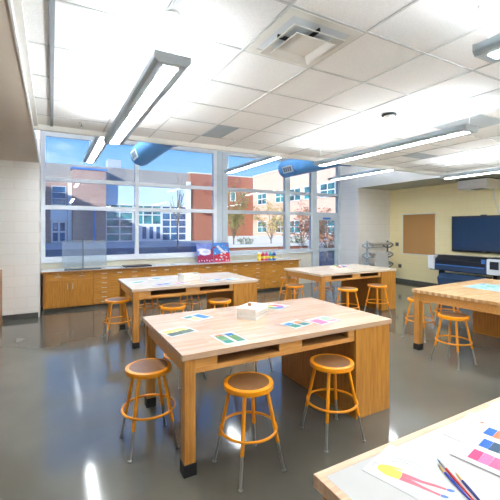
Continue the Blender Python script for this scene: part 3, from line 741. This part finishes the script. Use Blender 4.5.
box(.15, .45, .2, .5, -.006, -.0003).build('vent', M['slot'], t)
t = tag(MB().tube([(9.78, 5.02, 2.69), (9.785, 5.015, 2.5), (9.785, 4.98, 2.3), (9.785, 4.93, 2.15), (9.785, 4.90, 2.062)], .012, 8).build('cable', M['cable'], None, 60), 'white cable running from the wall unit down to the television', 'cable')
for z, y, lb in ((1.13, 7.95, 'small grey wall plate left of the cork board'), (.44, 7.84, 'small grey outlet plate low on the yellow wall below the cork board')):
    t = thing('wall_plate', lb, 'outlet', (XR - .0005, y, z), 0, 'grey wall plates')
    box(-.008, 0, -.06, .06, 0, .12, bev=.002).build('plate', M['outlet'], t)
    MB().box(-.0095, -.0081, -.035, -.008, .035, .085).box(-.0095, -.0081, .008, .035, .035, .085).build('socket', M['dark'], t)
# plotter
t = thing('plotter', 'wide dark blue plotter printer on legs below the television', 'plotter', (8.95, 4.45, 0), 0)
PLN = 1.78
MB().prism([(0, .64), (.03, .60), (.5, .60), (.5, .93), (.42, .99), (.16, .99), (.02, .90)], .0, PLN, 'y').build('body', M['plotter'], t)
MB().prism([(-.012, .78), (.10, .80), (.10, .90), (.012, .915), (-.012, .88)], .36, PLN - .2, 'y').build('output_slot', M['plotter_dark'], t)
MB().prism([(-.015, .885), (.02, .91), (.16, 1.0), (.36, 1.0), (.36, .992), (.16, .992)], .34, PLN - .18, 'y').build('lid', M['plotter_dark'], t)
MB().cyl((-.02, .36, .755), (-.02, PLN - .2, .755), .012, n=10).build('paper_bar', M['blue_bit'], t)
MB().box(-.03, .48, PLN - .16, PLN + .02, .62, .985, bev=.03).build('end_cover', M['plotter_white'], t)
MB().box(-.03, .48, -.02, .30, .62, .985, bev=.03).build('end_cover', M['plotter_white'], t)
MB().box(-.04, -.031, .03, .22, .75, .93, bev=.002).box(.05, .3, .04, .26, .986, 1.02, bev=.004).build('control_panel', M['plotter_dark'], t)
MB().box(-.03, .02, .33, .42, .86, .96, bev=.01).build('carriage', M['blue_bit'], t)
for y in (.16, PLN - .26):
    l = MB().box(.16, .30, y, y + .09, .10, .5995, bev=.008).build('leg', M['plotter_dark'], t)
    MB().box(.0, .50, y + .01, y + .08, .055, .1, bev=.008).build('foot', M['plotter_dark'], l)
    for xx in (.03, .47): MB().cyl((xx, y + .025, .0275), (xx, y + .065, .0275), .0275, n=16).build('caster', M['black'], l)
MB().box(.2, .26, .25, PLN - .261, .36, .42).box(.08, .12, .25, PLN - .261, .52, .55).build('cross_bar', M['plotter_dark'], t)
MB().prism([(.1, .55), (-.06, .42), (-.02, .24), (.28, .18), (.285, .19), (.0, .255), (-.03, .42), (.11, .54)], .26, PLN - .27, 'y').build('catch_basket', M['plotter'], t)

# paper roll rack near the far right corner
t = thing('roll_rack', 'pale steel paper roll rack on casters beside the white wall', 'rack', (8.33, 7.83, 0), 0)
RW = .88
for x in (0, RW):
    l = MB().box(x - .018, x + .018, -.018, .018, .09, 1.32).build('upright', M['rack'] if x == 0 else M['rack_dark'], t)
    MB().box(x - .02, x + .02, -.25, .25, .065, .0899).build('foot', M['rack_dark'], l)
    for y in (-.22, .22): MB().cyl((x - .015, y, .0325), (x + .015, y, .0325), .0325, n=16).build('caster', M['black'], l)
for z in (1.19, .89, .58):
    for x in (0, RW):
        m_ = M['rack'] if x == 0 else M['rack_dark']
        MB().tube([(x + .22 * math.cos(a) * (1 if abs(math.cos(a)) > .9 else .8), -.022, z + .08 * math.sin(a)) for a in [2 * PI * i / 24 for i in range(24)]], .021, 8, True).build('bracket', m_, t)
    for yy in (-.1,):
        MB().cyl((.02, yy, z + .04), (RW - .02, yy, z + .04), .045, n=20).build('paper_roll', M['roll'], t)
    MB().cyl((0, 0, z - .06), (RW, 0, z - .06), .012, n=10).build('cross_bar', M['rack_dark'], t)
t = tag(MB().prism([(0, 0), (.58, .0), (.58, 1.0), (.3, .985), (.05, .97), (.05, .86), (.0, .84)], 0, .012, 'y').build('foam_board', M['paper'], None, None, (8.30, 7.44, .0)), 'white foam board with ragged edge leaning on the roll rack', 'board')
t.rotation_euler.x = R(-6)
# little cupboard at the left edge
t = thing('cupboard', 'low oak cupboard mostly cut off at the left edge of the photo', 'cupboard', (-1.65, 7.5, 0), 0)
box(0, .86, .02, .48, .0, .95).build('body', M['oak_edge'], t)
for i in range(2):
    d = box(.005 + .43 * i, .425 + .43 * i, 0, .0195, .06, .94, bev=.002).build('door', M['oak'], t)
    MB().box(.423 + .43 * i - .01, .423 + .43 * i, -.006, -.0005, .80, .86).box(.423 + .43 * i - .01, .423 + .43 * i, -.006, -.0005, .14, .2).build('hinge', M['dark'], d)

# ------------------------------------------------------------------ outdoors
M['shaded_asphalt'] = mat('shaded_asphalt_court', rgb(74, 82, 96), .8, col2=rgb(54, 62, 78), vscale=.5)  # bluish shade put into the dark ground colour
M['pave'] = mat('pale_paving', rgb(160, 162, 164), .8, col2=rgb(140, 144, 150), vscale=.6)
M['brick_l'] = brickmat('pink_brick', rgb(186, 150, 138), rgb(170, 132, 120), rgb(196, 178, 168), .4, .13, .015, 'xz', .8, .1, .5, .2)
M['brick_d'] = brickmat('red_brick', rgb(176, 104, 78), rgb(158, 90, 66), rgb(176, 124, 100), .4, .13, .015, 'xz', .8, .1, .5, .2)
M['brick_p'] = brickmat('pale_brick', rgb(228, 188, 168), rgb(222, 180, 160), rgb(228, 200, 184), .4, .13, .012, 'yz', .8, .1, .5, .1)
M['metal_band'] = mat('taupe_metal_panel', rgb(158, 152, 146), .5, var=.08, vscale=1.5)
M['teal_glass'] = mat('teal_window_glass', rgb(58, 150, 158), .08, spec=.8, col2=rgb(24, 66, 84), vscale=.7)
M['blue_glass'] = mat('blue_window_glass', rgb(40, 104, 156), .08, spec=.8, col2=rgb(20, 60, 100), vscale=.7)
M['sky_reflect_panel'] = mat('sky_reflection_glazing', rgb(196, 220, 240), .2, spec=.6, var=.05, vscale=.6)  # glass wall with the sky's reflection put into its colour
M['ext_white'] = mat('white_frame_outside', rgb(226, 230, 234), .4, var=.03)
M['coping'] = mat('pale_concrete_coping', rgb(222, 220, 214), .7, var=.06)
M['bark'] = mat('grey_bark', rgb(120, 104, 90), .9, var=.3)
struct('ground', MB().box(-60, 60, YW + .121, 34, -.3, -.05), M['shaded_asphalt'])
struct('ground_pavement', MB().box(-60, 60, 34.001, 90, -.3, -.049), M['pave'])
def win(par, axis, c, a0, a1, z0, z1, gm, nx=2, nz=2, fw=.09):
    f = MB(); d0, d1 = c
    def bx(m, a, b, z, zz, e0, e1):
        if axis == 'x': m.box(a, b, e0, e1, z, zz)
        else: m.box(e0, e1, a, b, z, zz)
    for i in range(nx + 1):
        a = a0 + (a1 - a0 - fw) * i / nx; bx(f, a, a + fw, z0, z1, d0, d1)
    for i in range(nz + 1):
        z = z0 + (z1 - z0 - fw) * i / nz; bx(f, a0, a1, z, z + fw, d0, d1)
    o = f.build('window', M['ext_white'], par)
    p = MB(); mid = (d0 + d1) / 2; s = .02 if d1 > d0 else -.02
    bx(p, a0 + .02, a1 - .02, z0 + .02, z1 - .02, mid - abs(s), mid + abs(s)); p.build('pane', gm, o)
# far building with glazed entrance
bd = thing('school_building', 'brick school building with glazed entrance across the courtyard', 'building', (0, 0, 0))
box(-14, 2.23, 50, 62, -.05, 7.78).build('wall', M['brick_l'], bd)
box(-14, 17.58, 50.6, 62, 7.8, 9.75).build('upper_band', M['metal_band'], bd)
box(2.24, 6.07, 49, 56, -.05, 8.98).build('brick_tower', M['brick_l'], bd)
box(2.1, 6.2, 48.9, 56.1, 8.98, 9.2).build('tower_coping', M['blue_bit'], bd)
box(17.6, 28, 50, 62, -.05, 9.72).build('brick_block', M['brick_d'], bd)
box(17.5, 28.0, 49.95, 62, 9.72, 9.86).build('block_coping', M['coping'], bd)
box(1.75, 2.2, 49.8, 50, -.05, 7.78).build('pilaster', M['ext_white'], bd)
box(17.05, 17.6, 49.7, 50.2, -.05, 8.4).build('pilaster', M['ext_white'], bd)
box(-.1, 1.7, 49.9, 50, 2.65, 4.0).build('fascia_panel', M['ext_white'], bd)
win(bd, 'x', (49.85, 50), .0, 1.6, 4.55, 6.9, M['blue_glass'], 1, 3)
win(bd, 'x', (49.85, 50), -.05, 1.65, -.04, 2.62, M['blue_glass'], 2, 2, .2)
win(bd, 'x', (49.85, 50), 24.0, 24.9, 5.9, 7.3, M['teal_glass'], 1, 1, .1)
box(6.1, 17.04, 50.0, 50.4, 4.9, 7.79).build('glazed_panel', M['sky_reflect_panel'], bd)
win(bd, 'x', (49.85, 50.1), 6.15, 9.6, -.04, 4.9, M['teal_glass'], 2, 5, .14)
win(bd, 'x', (49.85, 50.1), 9.62, 13.4, 2.2, 4.9, M['teal_glass'], 3, 2, .14)
win(bd, 'x', (49.85, 50.1), 13.42, 17.03, -.04, 4.9, M['blue_glass'], 3, 5, .14)
for i in range(4):
    a = 9.62 + .945 * i
    d = MB().box(a, a + .2, 49.8, 49.9, -.04, 2.2).box(a + .73, a + .94, 49.8, 49.9, -.04, 2.2).box(a + .2, a + .73, 49.8, 49.9, -.04, .3).box(a + .2, a + .73, 49.8, 49.9, 1.95, 2.2).build('door', M['ext_white'], bd)
    box(a + .2, a + .73, 49.83, 49.87, .3, 1.95).build('pane', M['blue_glass'], d)
t = MB().box(6.6, 8.3, 51.5, 53.5, 9.755, 11.0).build('roof_unit', M['vent'], bd)
# right wing
wg = thing('school_wing', 'pale pink brick wing with teal windows to the right of the courtyard', 'building', (0, 0, 0))
box(28.01, 40, 8, 49.9, -.05, 9.85).build('wall', M['brick_p'], wg)
box(27.9, 40, 8, 49.9, 9.85, 10.0).build('coping', M['coping'], wg)
for (a, b) in ((45.7, 48.4), (40.6, 43.3), (37.3, 40.0), (34.0, 36.7), (30.9, 33.6), (27.5, 30.2), (22, 24.7), (18, 20.7)):
    win(wg, 'y', (27.9, 28.0), a, b, 5.3, 7.0, M['teal_glass'], 2, 2, .12)
    win(wg, 'y', (27.9, 28.0), a, b, 1.05, 2.8, M['teal_glass'], 2, 2, .12)
shade_wing = thing('school_wing', 'added unseen brick block left of the courtyard, casting shade on the far building', 'building', (0, 0, 0))  # unseen block added to shade the courtyard and far facade
box(-25, -13, 12, 49.9, -.05, 12).build('wall', M['brick_l'], shade_wing)
box(-25.1, -12.9, 12, 49.9, 12, 12.2).build('coping', M['coping'], shade_wing)
# low walls
t = thing('planter_wall', 'brick planter wall with white coping, nearest outside the right window', 'low wall', (0, 0, 0))
box(10.3, 26, 22, 22.4, -.05, .40).build('brick', M['brick_d'], t); box(10.2, 26, 21.9, 22.5, .40, .60).build('coping', M['coping'], t)
t = thing('planter_wall', 'long pale low wall in front of the far brick block', 'low wall', (0, 0, 0))
box(15, 26, 32, 32.6, -.05, .95).build('wall', M['coping'], t)
t = thing('lamp_post', 'blue-grey lamp post standing before the brick tower', 'lamp post', (4.45, 46.3, -.05))
MB().cyl((0, 0, 0), (0, 0, 3.9), .10, .07, n=10).build('pole', M['blue_bit'], t)
MB().box(-.22, .22, -.35, .1, 3.9, 4.35, bev=.03).build('lamp_head', M['black'], t)
t = thing('floodlight', 'dark wall lamp on the brick block right of the entrance', 'wall lamp', (19.6, 49.95, 4.0))
MB().box(-.35, .35, -.6, 0.04, .0, .45, bev=.05).build('lamp_head', M['black'], t)

def tree(name, label, cat, x, y, h, r, base, col, n, size, group, zb=-.05, nb=9, bark=None):
    t = thing(name, label, cat, (x, y, zb), 0, group)
    b = MB(); rnd = random.Random(int(x * 100 + y)); tips = []
    tr = .012 * h + .01
    b.cyl((0, 0, 0), (0, 0, h * base), tr, tr * .8, 8)
    for i in range(nb):
        a = rnd.uniform(0, 2 * PI); q = rnd.uniform(.25, 1)
        z1 = h * base + (h * (1 - base)) * rnd.uniform(.3, 1); p1 = Vector((math.cos(a) * r * q, math.sin(a) * r * q, z1))
        p0 = Vector((0, 0, h * base * rnd.uniform(.75, 1))); mid = (p0 + p1) / 2 + Vector((0, 0, .08 * h))
        b.tube([p0, mid, p1], tr * .35, 5); tips += [mid, p1]
        for k in range(2):
            e = p1 + Vector((rnd.uniform(-.3, .3) * r, rnd.uniform(-.3, .3) * r, rnd.uniform(0, .2) * h)); b.tube([mid, (mid + e) / 2 + Vector((0, 0, .02)), e], tr * .2, 4); tips.append(e)
    b.build('trunk', M['bark'], t)
    f = MB()
    for i in range(n):
        c = rnd.choice(tips) + Vector((rnd.gauss(0, .16) * r, rnd.gauss(0, .16) * r, rnd.gauss(0, .07) * h))
        if c.z < .05: continue
        d1 = Vector((rnd.uniform(-1, 1), rnd.uniform(-1, 1), rnd.uniform(-1, 1))).normalized(); d2 = d1.orthogonal().normalized(); s = size * rnd.uniform(.6, 1.3)
        vs = [f.bm.verts.new(c + d1 * s), f.bm.verts.new(c + d2 * s * .5), f.bm.verts.new(c - d1 * s), f.bm.verts.new(c - d2 * s * .5)]
        f.bm.faces.new(vs)
    f.build('foliage', col, t)
LG, LY, LR, LD = (mat('leaves_' + n_, rgb(*c), .8, col2=rgb(*c2), vscale=3) for n_, c, c2 in (('olive', (150, 156, 84), (104, 116, 66)), ('yellow', (206, 184, 104), (160, 146, 84)), ('rust', (176, 116, 88), (130, 96, 72)), ('green', (92, 122, 72), (60, 88, 56))))
tree('courtyard_tree', 'slim olive tree beside the red brick block, left of the right window', 'tree', 12.4, 25.2, 4.6, 1.1, .22, LG, 1100, .10, 'courtyard trees')
tree('courtyard_tree', 'yellow-leaved small tree before the pale wing', 'tree', 15.2, 24.2, 3.4, 1.25, .3, LY, 1200, .095, 'courtyard trees')
tree('courtyard_tree', 'rust-leaved shrubby tree left of the glass door', 'tree', 14.6, 19.4, 2.9, 1.2, .25, LR, 1400, .085, 'courtyard trees')
tree('courtyard_tree', 'rust-leaved shrubby tree seen through the glass door', 'tree', 12.96, 15.0, 2.5, .9, .25, LR, 1400, .085, 'courtyard trees')
tree('courtyard_tree', 'thin nearly bare sapling in front of the glazed entrance', 'tree', 10.0, 31.8, 5.6, .8, .35, LG, 110, .08, 'courtyard trees')
tree('shrub', 'green shrub behind the brick planter wall below the yellow tree', 'shrub', 12.4, 23.6, .95, .6, .3, LD, 300, .07, 'planter shrubs')
tree('shrub', 'green shrub behind the brick planter wall beside the rust tree', 'shrub', 17.2, 23.7, 1.0, .7, .3, LD, 300, .07, 'planter shrubs')
tree('shrub', 'green shrub low outside the glass door', 'shrub', 11.7, 13.0, 1.1, .6, .2, LD, 300, .06, 'planter shrubs')
t = thing('railing', 'pale picket railing outside left of the glass door', 'railing', (16.6, 21.3, -.05))
b = MB()
for i in range(14): b.box(.14 * i, .14 * i + .06, 0, .04, 0.0, 1.1)
b.box(0, 1.9, .041, .07, .95, 1.03).box(0, 1.9, .041, .07, .2, .28); b.build('pickets', M['ext_white'], t)

# ------------------------------------------------------------------ sky, sun, camera
w = bpy.data.worlds.new('sky'); bpy.context.scene.world = w; w.use_nodes = True
N, L = w.node_tree.nodes, w.node_tree.links
bg = N['Background']; tc = N.new('ShaderNodeTexCoord'); sp = N.new('ShaderNodeSeparateXYZ'); L.new(tc.outputs['Generated'], sp.inputs[0])
rp = N.new('ShaderNodeValToRGB'); e = rp.color_ramp.elements
e[0].position = 0; e[0].color = rgb(206, 230, 248); e[1].position = .5; e[1].color = rgb(80, 158, 255)
x = e.new(.12); x.color = rgb(160, 210, 248); x = e.new(.26); x.color = rgb(96, 168, 242)
L.new(sp.outputs['Z'], rp.inputs['Fac'])
mp = N.new('ShaderNodeMapping'); mp.inputs['Scale'].default_value = (1, 1, 2.6); L.new(tc.outputs['Generated'], mp.inputs[0])
nz = N.new('ShaderNodeTexNoise'); nz.inputs['Scale'].default_value = 3.2; nz.inputs['Detail'].default_value = 6; L.new(mp.outputs[0], nz.inputs['Vector'])
cr = N.new('ShaderNodeValToRGB'); cr.color_ramp.elements[0].position = .66; cr.color_ramp.elements[1].position = .80
L.new(nz.outputs['Fac'], cr.inputs['Fac'])
mx = N.new('ShaderNodeMix'); mx.data_type = 'RGBA'; L.new(cr.outputs['Color'], mx.inputs[0]); L.new(rp.outputs['Color'], mx.inputs[6]); mx.inputs[7].default_value = (1, 1, 1, 1)
L.new(mx.outputs[2], bg.inputs['Color']); bg.inputs['Strength'].default_value = .31
sd = bpy.data.lights.new('sun', 'SUN'); sd.energy = 1.9; sd.angle = R(.6); sd.color = (1, .95, .87)
so = bpy.data.objects.new('sun', sd); C.objects.link(so)
el, az = R(20), R(58)
d = Vector((math.sin(az) * math.cos(el), math.cos(az) * math.cos(el), -math.sin(el)))
so.rotation_euler = d.to_track_quat('-Z', 'Y').to_euler()

cd = bpy.data.cameras.new('camera'); cd.sensor_width = 36; cd.lens = 361.3 / 500 * 36; cd.shift_y = -21.5 / 500; cd.clip_end = 300
co = bpy.data.objects.new('camera', cd); C.objects.link(co)
co.location = (0, 0, 1.70); co.rotation_euler = (R(90), 0, R(-28.79))
sc = bpy.context.scene; sc.camera = co
sc.view_settings.view_transform = 'Standard'; sc.view_settings.look = 'None'; sc.view_settings.gamma = 1; sc.view_settings.exposure = 2.05
sc.cycles.max_bounces = 10; sc.cycles.diffuse_bounces = 6; sc.cycles.transparent_max_bounces = 16
sc.cycles.use_denoising = True; sc.cycles.sample_clamp_indirect = 6
sc.cycles.caustics_reflective = False
